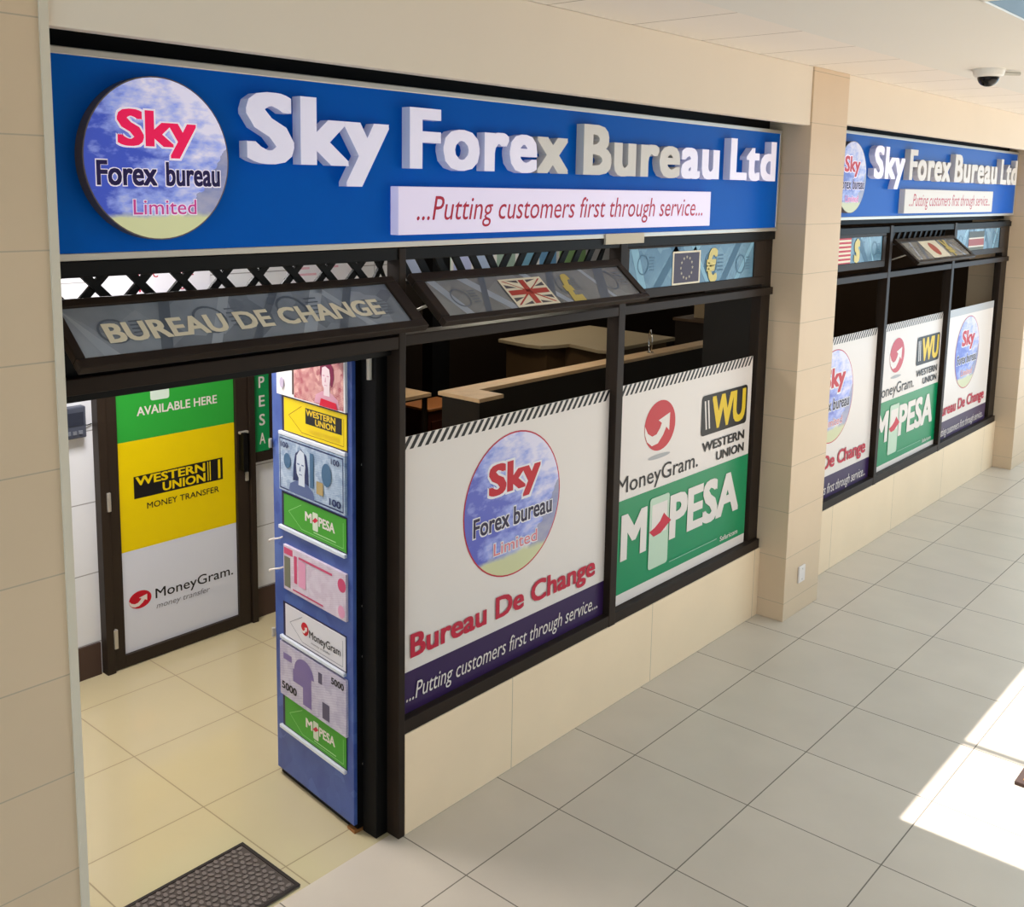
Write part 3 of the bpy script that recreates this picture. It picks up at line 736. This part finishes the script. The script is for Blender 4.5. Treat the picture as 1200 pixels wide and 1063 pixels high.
# ------------------------------------------------------------------ banknote display board
bang = math.atan2(-.611, -.062)
bo = thing('display_board', 'tall blue display board of banknotes and brand panels standing in the doorway', 'display board', (-.067, .777, 0), (0, 0, bang))
BW = .614
M_bblue = collage('mottled_blue_board', (40, 66, 138), (84, 112, 178), 9, .8, .3)
bm = B(); box(bm, 0, BW, 0, .018, .035, 2.05); obj('front_panel', bm, M_bblue, bo, bevel=.002)
bm = B(); box(bm, .004, BW-.002, .018, .085, .0, 2.05); obj('case', bm, M_black, bo)
s_ = lambda s: BW-s
def note_base(name, s0, s1, z0, z1, m, label=None, out=.012):
    bm = B(); box(bm, s_(s0), s_(s1), -out, .004, z0, z1); o = obj(name, bm, m, bo, bevel=.001, label=label)
    return o, Panel(o, -out, lambda x, z: (x, z))
def portrait(pn, cx, cz, h, hair, skin, body, long=False):
    pn.polys('portrait_bust', [[(cx-.46*h, cz-.5*h), (cx+.46*h, cz-.5*h), (cx+.40*h, cz-.33*h), (cx+.16*h, cz-.22*h), (cx-.16*h, cz-.22*h), (cx-.40*h, cz-.33*h)]], body)
    if long: pn.polys('portrait_hair', [[(cx-.2*h, cz+.3*h), (cx-.27*h, cz+.05*h), (cx-.3*h, cz-.25*h), (cx-.12*h, cz-.22*h), (cx+.1*h, cz-.22*h), (cx+.26*h, cz-.25*h), (cx+.24*h, cz+.08*h), (cx+.18*h, cz+.32*h), (cx, cz+.42*h)]], hair)
    else: pn.polys('portrait_hair', [[(cx-.16*h, cz+.02*h), (cx-.24*h, cz+.14*h), (cx-.22*h, cz+.34*h), (cx-.06*h, cz+.45*h), (cx+.12*h, cz+.43*h), (cx+.25*h, cz+.3*h), (cx+.27*h, cz+.08*h), (cx+.2*h, cz-.1*h), (cx+.06*h, cz-.02*h)]], hair)
    pn.polys('portrait_neck', [[(cx-.1*h, cz-.3*h), (cx+.12*h, cz-.3*h), (cx+.12*h, cz), (cx-.08*h, cz)]], skin)
    pn.polys('portrait_face', [[(cx-.15*h, cz+.27*h), (cx-.17*h, cz+.08*h), (cx-.15*h, cz-.08*h), (cx-.06*h, cz-.19*h), (cx+.03*h, cz-.19*h), (cx+.12*h, cz-.08*h), (cx+.15*h, cz+.1*h), (cx+.11*h, cz+(.36 if long else .26)*h), (cx-.03*h, cz+(.4 if long else .31)*h)]], skin)
    pn.polys('portrait_feature', [rect(cx-.13*h, cz+.1*h, cx-.05*h, cz+.125*h), rect(cx+.02*h, cz+.1*h, cx+.10*h, cz+.125*h), rect(cx-.07*h, cz-.09*h, cx+.04*h, cz-.075*h), [(cx-.03*h, cz+.08*h), (cx-.015*h, cz+.08*h), (cx-.01*h, cz-.02*h), (cx-.06*h, cz-.02*h)]], body)
# red note
o, pn = note_base('red_banknote', .553, .03, 1.815, 2.04, mat('note_white', (232, 226, 224), .35), 'red and white banknote panel')
pn.polys('engraving', [rect(s_(.41), 1.82, s_(.04), 2.035)], collage('red_engraving', (150, 30, 62), (236, 190, 176), 42, .4, wv=.3))
pn.polys('vertical_strip', [rect(s_(.425), 1.83, s_(.412), 2.03)], mat('strip_brown', (80, 52, 46), .4))
portrait(pn, s_(.16), 1.925, .2, mat('portrait_maroon', (120, 22, 62), .4), mat('portrait_pale', (228, 206, 208), .4), mat('portrait_rose', (206, 150, 166), .4))
pn.polys('red_patch', [[(s_(.21), 1.818), (s_(.08), 1.818), (s_(.09), 1.845), (s_(.2), 1.85)]], mat('patch_red', (206, 16, 50), .4))
pn.polys('watermark', [circ(s_(.505), 1.87, .018, .024, 18)], mat('pale_violet', (186, 170, 190), .4))
# yellow panel
def brand_panel(name, s0, s1, z0, z1, m, line, label):
    bm = B(); box(bm, s_(s0+.02), s_(s1-.004), -.002, .0, z0-.006, z1+.006); obj('recess', bm, M_navy, bo)
    o, pn = note_base(name, s0, s1, z0, z1, m, label, out=.004)
    a, b = s_(s0), s_(s1); w = b-a; h = z1-z0; cz = (z0+z1)/2; e = .0025
    seg = [((a+.02*w+.03, cz), (a+.3*w, z1-.02)), ((a+.02*w+.03, cz), (a+.3*w, z0+.014)), ((a+.3*w, z0+.014), (b-.02, z0+.014)), ((b-.02, z0+.014), (b-.02, z1-.02))]
    ps = []
    for p, q in seg:
        dv = Vector((q[0]-p[0], q[1]-p[1])).normalized(); nx, nz = -dv.y*e/2, dv.x*e/2
        ps.append([(p[0]+nx, p[1]+nz), (q[0]+nx, q[1]+nz), (q[0]-nx, q[1]-nz), (p[0]-nx, p[1]-nz)])
    pn.polys('arrow_outline', ps, line)
    bm = B(); box(bm, s_(s0+.035), s_(s1), -.014, .003, z0-.022, z0-.006); obj('ledge', bm, mat('bright_ledge', (214, 218, 226), .3, .2), bo, bevel=.002)
    return pn
pn = brand_panel('yellow_panel', .508, .032, 1.658, 1.806, M_yellow, mat('ochre_line', (150, 110, 10), .4), 'yellow money transfer panel')
pn.polys('black_block', [rect(s_(.335), 1.717, s_(.065), 1.785)], M_ink)
pn.text('lettering', [('WESTERN', s_(.33), s_(.11), 1.754, 1.78, .03, 0), ('UNION', s_(.26), s_(.11), 1.722, 1.748, .03, 0), ('MONEY TRANSFER', s_(.3), s_(.08), 1.682, 1.7, .01, 0)], M_gold)
# blue-grey note
o, pn = note_base('blue_grey_banknote', .543, .036, 1.388, 1.634, collage('blue_grey_engraving', (120, 142, 170), (186, 200, 214), 36, .3, wv=.3), 'blue-grey 100 banknote panel')
dk = mat('note_dark_blue', (34, 44, 86), .4)
pn.polys('border', [rect(s_(.535), 1.62, s_(.045), 1.626), rect(s_(.535), 1.396, s_(.045), 1.402), rect(s_(.535), 1.402, s_(.529), 1.62), rect(s_(.051), 1.402, s_(.045), 1.62)], dk)
portrait(pn, s_(.36), 1.508, .225, dk, mat('note_pale_blue', (196, 204, 214), .4), mat('note_mid_blue', (84, 98, 138), .4), True)
pn.polys('seal', [circ(s_(.47), 1.53, .028, .034, 24), circ(s_(.165), 1.53, .036, .05, 24), rect(s_(.29), 1.45, s_(.262), 1.6)], mat('note_teal', (66, 100, 130), .4))
pn.polys('gold_mark', [rect(s_(.24), 1.435, s_(.19), 1.49)], mat('note_gold', (170, 146, 96), .4))
pn.text('numerals', [('100', s_(.145), s_(.06), 1.41, 1.44, .03, 0), ('100', s_(.52), s_(.46), 1.585, 1.61, .02, 0), ('100', s_(.13), s_(.07), 1.585, 1.61, .02, 0)], dk)
# green panel
def pesa(pn, s0, s1, z0, z1):
    h = z1-z0
    a = s_(s0); w = s_(s1)-a
    pn.text('lettering', [('M', a+.36*w, a+.47*w, z0+.43*h, z0+.72*h, .03, 0), ('PESA', a+.58*w, a+.83*w, z0+.43*h, z0+.72*h, .03, 0)], M_white)
    pn.polys('phone_picture', [rrect(a+.485*w, z0+.24*h, a+.57*w, z0+.8*h, .006)], mat('phone_print2', (206, 214, 190), .4))
    pn.polys('red_swoosh', [[(a+.48*w, z0+.52*h), (a+.53*w, z0+.66*h), (a+.575*w, z0+.6*h), (a+.52*w, z0+.48*h)]], MATS['swoosh_red'])
    pn.polys('thin_line', [rect(a+.5*w, z0+.17*h, a+.85*w, z0+.2*h)], mat('pale_line2', (170, 214, 150), .4))
gp = mat('leaf_green_print', (66, 152, 40), .35); gl = mat('pale_green_line', (140, 200, 120), .4)
pn = brand_panel('green_panel', .52, .04, 1.228, 1.371, gp, gl, 'green mobile money panel, upper'); pesa(pn, .52, .04, 1.228, 1.371)
# pink note
o, pn = note_base('pink_banknote', .517, .033, .935, 1.14, collage('pink_engraving', (196, 176, 190), (216, 206, 214), 30, .3, wv=.3), 'pale pink banknote panel')
pk = mat('note_pink', (196, 72, 106), .4); pk2 = mat('note_soft_pink', (216, 150, 176), .4)
pn.polys('left_ornament', [rect(s_(.512), 1.10, s_(.44), 1.13), rect(s_(.43), .985, s_(.405), 1.11), circ(s_(.062), 1.085, .03, .03, 18)], pk)
pn.polys('portrait_strip', [rect(s_(.51), .95, s_(.46), 1.09)], mat('note_olive', (112, 112, 92), .4))
pn.polys('oval', [rect(s_(.395), .98, s_(.335), 1.10), circ(s_(.065), .97, .025, .028, 18)], pk2)
pn.polys('rule', [rect(s_(.39), 1.105, s_(.13), 1.115), rect(s_(.44), .948, s_(.2), .955)], pk)
# white panel
pn = brand_panel('white_panel', .522, .05, .71, .86, mat('panel_white', (214, 210, 212), .35), mat('line_grey', (120, 120, 126), .4), 'white money transfer panel with a red ball')
moneygram_ball(pn, s_(.36), .792, .03, .03)
pn.text('lettering', [('MoneyGram', s_(.325), s_(.085), .765, .8, .01, 0), ('money transfer', s_(.31), s_(.16), .742, .752, 0, .2)], M_ink)
# lilac note
o, pn = note_base('lilac_banknote', .56, .037, .422, .676, collage('lilac_engraving', (168, 160, 184), (200, 194, 208), 24, .3, wv=.3), 'lilac 5000 banknote panel')
li = mat('note_lilac', (120, 104, 150), .4)
pn.polys('building', [circ(s_(.36), .58, .08, .07, 24, 0, PI), rect(s_(.45), .52, s_(.3), .58), rect(s_(.37), .44, s_(.3), .52), rect(s_(.53), .6, s_(.46), .63)], li)
pn.polys('dark_mark', [rect(s_(.215), .44, s_(.16), .515), rect(s_(.245), .59, s_(.215), .64)], mat('note_slate', (84, 78, 100), .4))
pn.text('numerals', [('5000', s_(.545), s_(.42), .455, .49, .03, 0), ('5000', s_(.145), s_(.05), .625, .655, .03, 0)], M_ink)
pn = brand_panel('green_panel', .536, .05, .272, .42, gp, gl, 'green mobile money panel, lowest'); pesa(pn, .536, .05, .272, .42)
for z in (.695, 1.58): 
    bm = B(); tube(bm, [(.0, -.012, z-.02), (.0, -.012, z+.02)], .008); obj('hinge', bm, M_silver, bo)
for z in (1.16, 1.02):
    bm = B(); tube(bm, [(.085, -.006, z+.008), (.08, -.022, z+.004), (.04, -.03, z-.008), (.012, -.032, z-.02), (.0, -.026, z-.032)], .004, 6); obj('hook', bm, M_white, bo)
for z in (.3, .78, 1.0, 1.6):
    bm = B(); tube(bm, [(BW-.004, .05, z), (BW+.006, .05, z)], .006); obj('rivet', bm, M_silver, bo)
bm = B(); prismz(bm, [(BW-.05, .0), (BW+.004, .0), (BW+.004, .084), (BW-.05, .084)], .0, .012); obj('worn_foot', bm, mat('rusty_board_edge', (128, 84, 44), .8, noise=.4, nscale=60), bo)

# ------------------------------------------------------------------ floor mats
def pattern_mat(name, rgb):
    m = mat(name, rgb, .75); nt = m.node_tree; tc = nt.nodes.new('ShaderNodeTexCoord'); n = nt.nodes.new('ShaderNodeTexNoise'); n.inputs['Scale'].default_value = 90
    nt.links.new(tc.outputs['Object'], n.inputs['Vector']); bp = nt.nodes.new('ShaderNodeBump'); bp.inputs['Strength'].default_value = .4; bp.inputs['Distance'].default_value = .002
    nt.links.new(n.outputs['Fac'], bp.inputs['Height']); nt.links.new(bp.outputs['Normal'], nt.nodes['Principled BSDF'].inputs['Normal']); return m
t = thing('doormat', 'dark brown rubber doormat with raised pebble pattern on the cream tiles', 'doormat', (-.49, .065, 0))
bm = B(); box(bm, -.72, 0, 0, .385, .0005, .008); obj('base', bm, pattern_mat('rubber_brown', (80, 70, 64)), t, bevel=.003)
bm = B()
for (a, b, c_, d_) in ((-.72, 0, 0, .014), (-.72, 0, .371, .385), (-.72, -.706, .014, .371), (-.014, 0, .014, .371)): box(bm, a, b, c_, d_, .008, .0115)
obj('border', bm, mat('rubber_dark_border', (46, 38, 33), .7), t)
bm = B(); k = 0
for j in range(13):
    for i in range(24):
        cx = -.035-.0283*i-(.014 if j % 2 else 0); cy = .03+.0272*j; a = ((i+2*j) % 3)*PI/3+.2
        pts = [(cx+.0132*math.cos(q*PI/4)*math.cos(a)-.0085*math.sin(q*PI/4)*math.sin(a), cy+.0132*math.cos(q*PI/4)*math.sin(a)+.0085*math.sin(q*PI/4)*math.cos(a)) for q in range(8)]
        if -.70 < cx: prismz(bm, pts, .008, .0125)
obj('raised_pattern', bm, mat('rubber_light', (112, 101, 94), .7), t)
t = thing('mat', 'tan floor mat with dark border in the sun patch at the right edge', 'mat', (2.2, -1.8, 0))
bm = B(); box(bm, 0, .9, -.55, 0, .0005, .02); obj('border', bm, mat('dark_mat_border', (70, 54, 48), .8), t, bevel=.004)
bm = B(); box(bm, .03, .87, -.52, -.03, .02, .024); obj('tan_field', bm, mat('tan_mat_field', (176, 124, 62), .9, noise=.15, nscale=60), t)

# ------------------------------------------------------------------ wall plate and camera dome
t = thing('wall_plate', 'small white blank plate low on the second pillar', 'wall plate', (3.378, -.18, .264))
bm = B(); box(bm, -.045, .045, -.012, 0, -.055, .055); obj('plate', bm, M_white, t, bevel=.004)
bm = B(); [tube(bm, [(0, -.012, z), (0, -.0145, z)], .005, 8) for z in (-.035, .035)]; obj('screw', bm, M_silver, t)
t = thing('security_camera', 'white dome security camera hanging from the corridor ceiling', 'camera', (3.82, -.95, 3.452))
bm = B(); lathe(bm, [(.09, 0), (.09, -.01), (.082, -.035), (.07, -.045)], (0, 0, 0)); obj('housing', bm, mat('camera_white', (226, 222, 214), .4), t, smooth=False)
bm = B(); lathe(bm, [(.06*math.cos(a), -.045-.055*math.sin(a)) for a in [i*PI/16 for i in range(8)]], (0, 0, 0)); obj('dome', bm, mat('smoked_dome', (20, 18, 20), .08), t, smooth=True)
bm = B(); tube(bm, [(.07, -.06, -.02), (.15, -.13, -.02)], .012); obj('cable_gland', bm, mat('camera_grey', (190, 186, 176), .5), t)

# ------------------------------------------------------------------ inside the room
M_top = mat('beige_worktop', (206, 172, 132), .45, noise=.1, nscale=12)
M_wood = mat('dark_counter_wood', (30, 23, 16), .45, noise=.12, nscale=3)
t = thing('teller_counter', 'dark L-shaped teller counter with beige top behind the near windows', 'counter', (1.935, 1.36, 0))
Lp = lambda q: [(x-1.935, y-1.36) for x, y in q]
bm = B(); prismz(bm, Lp([(1.95, 1.37), (2.15, 1.37), (2.15, 1.585), (5.3, 1.585), (5.3, 1.70), (1.95, 1.70)]), 0, 1.375); obj('body', bm, M_wood, t)
bm = B(); prismz(bm, Lp([(1.93, 1.355), (2.168, 1.355), (2.168, 1.57), (5.32, 1.57), (5.32, 1.72), (1.93, 1.72)]), 1.376, 1.402); obj('worktop', bm, M_top, t, bevel=.003)
t = thing('desk_ring', 'thin chrome ring standing on the teller counter', 'ring', (4.33, 1.645, 1.402))
bm = B(); ringyz(bm, (0, 0, .096), .09, .005); obj('ring', bm, M_chrome, t, smooth=True)
bm = B(); lathe(bm, [(.03, 0), (.03, .006), (.012, .01)], (0, 0, 0), 20); obj('foot', bm, M_chrome, t)
t = thing('cabinet', 'low reddish brown cabinet behind the doorway end of the teller counter', 'cabinet', (2.78, 2.66, 0))
bm = B(); box(bm, 0, .39, 0, .3, 0, .985); obj('body', bm, mat('red_brown_wood', (72, 34, 20), .4), t)
bm = B(); box(bm, -.01, .40, -.01, .31, .985, 1.005); obj('top', bm, mat('orange_wood_top', (168, 104, 52), .4), t, bevel=.003)
bm = B(); box(bm, .03, .36, -.012, 0, .1, .9); dd = obj('door', bm, mat('red_brown_door', (62, 28, 16), .4), t)
bm = B(); box(bm, .3, .315, -.03, -.012, .5, .6); obj('handle', bm, M_silver, dd)
t = thing('side_table', 'small table with beige top left of the teller counter, seen low in the window', 'table', (2.15, 2.42, 0))
bm = B(); box(bm, 0, .42, 0, .45, 1.175, 1.2); obj('top', bm, M_top, t)
for a, b in ((.02, .02), (.37, .02), (.02, .4), (.37, .4)):
    bm = B(); box(bm, a, a+.03, b, b+.03, 0, 1.175); obj('leg', bm, M_wood, t)
t = thing('desk', 'curved cream desk behind the teller counter', 'desk', (4.7, 2.5, 0))
def sm(p): return [(x-4.7, y-2.5) for x, y in p]
bm = B(); prismz(bm, sm([(4.78, 3.70), (4.72, 3.3), (4.74, 3.12), (4.86, 3.06), (5.05, 3.02), (5.0, 2.8), (4.94, 2.6), (5.0, 2.5), (5.2, 2.55), (6.2, 2.55), (6.3, 3.7)]), 1.215, 1.25); obj('top', bm, mat('cream_desk_top', (176, 156, 124), .4), t, bevel=.004)
bm = B(); prismz(bm, sm([(4.85, 3.65), (4.85, 3.14), (5.12, 3.12), (5.1, 2.62), (6.15, 2.62), (6.2, 3.65)]), 0, 1.215); db = obj('body', bm, mat('desk_brown', (92, 70, 46), .5), t)
bm = B(); box(bm, .5, .85, .11, .125, .95, 1.05); obj('slot', bm, M_black, db)
bm = B(); box(bm, 3.36, 3.57, 3.2, 3.32, 0, 2.95); struct('trim_3', bm, M_black)
bm = B(); box(bm, 3.09, 3.15, .09, .45, .455, 2.5); struct('trim_4', bm, M_roomd)
for k, x in enumerate((2.35, 2.62)):
    bm = B(); box(bm, x, x+.05, 3.3, 3.36, 0, 2.95); struct('trim_%d' % (5+k), bm, mat('dark_red_post', (46, 22, 16), .5))
# light-coloured notices high on the room's back wall, seen through the slanted grille
cols = [(190, 205, 240), (205, 225, 215), (180, 190, 232), (170, 190, 225), (150, 175, 165), (120, 170, 200), (110, 160, 205), (150, 190, 130)]
xs = [(3.95, 4.42), (4.47, 4.72), (4.76, 5.02), (5.06, 5.36), (5.42, 5.72), (5.78, 6.08), (6.14, 6.44), (6.5, 7.0)]
nm = ['pale blue', 'pale mint', 'periwinkle', 'light steel blue', 'grey green', 'sky blue', 'azure', 'leaf green']
for k, (c, (a, b)) in enumerate(zip(cols, xs)):
    notice('%s notice high on the back wall seen through the slanted grille' % nm[k], a, b, 1.88, 2.2, [], mat('notice_col_%d' % k, c, .4), y=4.296, name='wall_notice')
# shelf unit in the far room
t = thing('sideboard', 'dim wooden sideboard carrying small boxes behind the far shop window', 'cabinet', (6.6, 2.4, 0))
bm = B(); box(bm, 0, 1.4, 0, .4, 0, 1.37); obj('body', bm, M_room, t)
bm = B(); box(bm, -.02, 1.42, -.02, .42, 1.37, 1.398); obj('top', bm, mat('shelf_brown', (84, 64, 46), .5), t)
for k, (x, w, h, c) in enumerate(((6.72, .18, .22, (150, 130, 100)), (7.15, .22, .3, (120, 112, 100)), (7.6, .16, .2, (200, 180, 130)), (7.78, .1, .3, (70, 60, 60)))):
    o = thing('storage_box', ['small tan box on the left of the dim sideboard', 'large grey box in the middle of the dim sideboard', 'cream box on the right of the dim sideboard', 'tall dark box at the right end of the dim sideboard'][k], 'box', (x, 2.45, 1.4))
    bm = B(); box(bm, 0, w, 0, .2, .0, h*.8); obj('carton', bm, mat('carton_%d' % k, c, .7), o, bevel=.003)
    bm = B(); box(bm, -.004, w+.004, -.004, .204, h*.8, h); obj('lid', bm, mat('carton_lid_%d' % k, tuple(v*.85 for v in c), .7), o)

# ------------------------------------------------------------------ indoor lamps
def ceiling_light(label, x, y, z, w, d_, power, color):
    t = thing('ceiling_light', label, 'lamp', (x, y, z))
    bm = B(); box(bm, -w/2-.03, w/2+.03, -d_/2-.03, d_/2+.03, -.03, 0); obj('housing', bm, M_white, t)
    bm = B(); box(bm, -w/2, w/2, -d_/2, d_/2, -.034, -.03); obj('diffuser', bm, mat('lamp_diffuser', (255, 246, 225), .5, emit=3), t)
    l = lamp('light', 'AREA', (0, 0, -.04), power, color, shape='RECTANGLE', size=w, size_y=d_); l.parent = t
    return t
ceiling_light('square ceiling panel light over the cream-tiled lobby by its door', -.5, 1.3, 2.95, .6, .6, 66, (1.0, .98, 1.0))
ceiling_light('square ceiling panel light added to brighten the teller counter', 3.0, 2.2, 2.95, .6, .6, 22, (1.0, .88, .70))  # added lamp, brightens the beige counter top
ceiling_light('ceiling panel light added to brighten the far end of the dark room', 10.5, 3.9, 2.95, 1.2, .3, 14, (1.0, .92, .78))  # added lamp, lifts the upper wall behind the far grille
ceiling_light('ceiling panel light added to brighten the back wall notices of the room', 5.2, 3.9, 2.95, 2.4, .3, 16, (1.0, .95, .86))  # added lamp, lights the upper wall and its notices

# ------------------------------------------------------------------ groups of repeats
GROUPS = {'shop_sign': 'blue shop signs', 'window_poster': 'posters in the shop windows', 'awning_window': 'small upper windows of the shopfronts',
          'door_poster': 'posters on the lobby door', 'wall_notice': 'coloured notices on the back wall of the room', 'notice': 'white notices on the lobby wall',
          'lattice_grille': 'black grilles above the upper windows', 'ceiling_light': 'indoor ceiling panel lights', 'storage_box': 'boxes on the sideboard'}
for o in bpy.data.objects:
    k = o.name.split('.')[0]
    if o.parent is None and k in GROUPS: o['group'] = GROUPS[k]
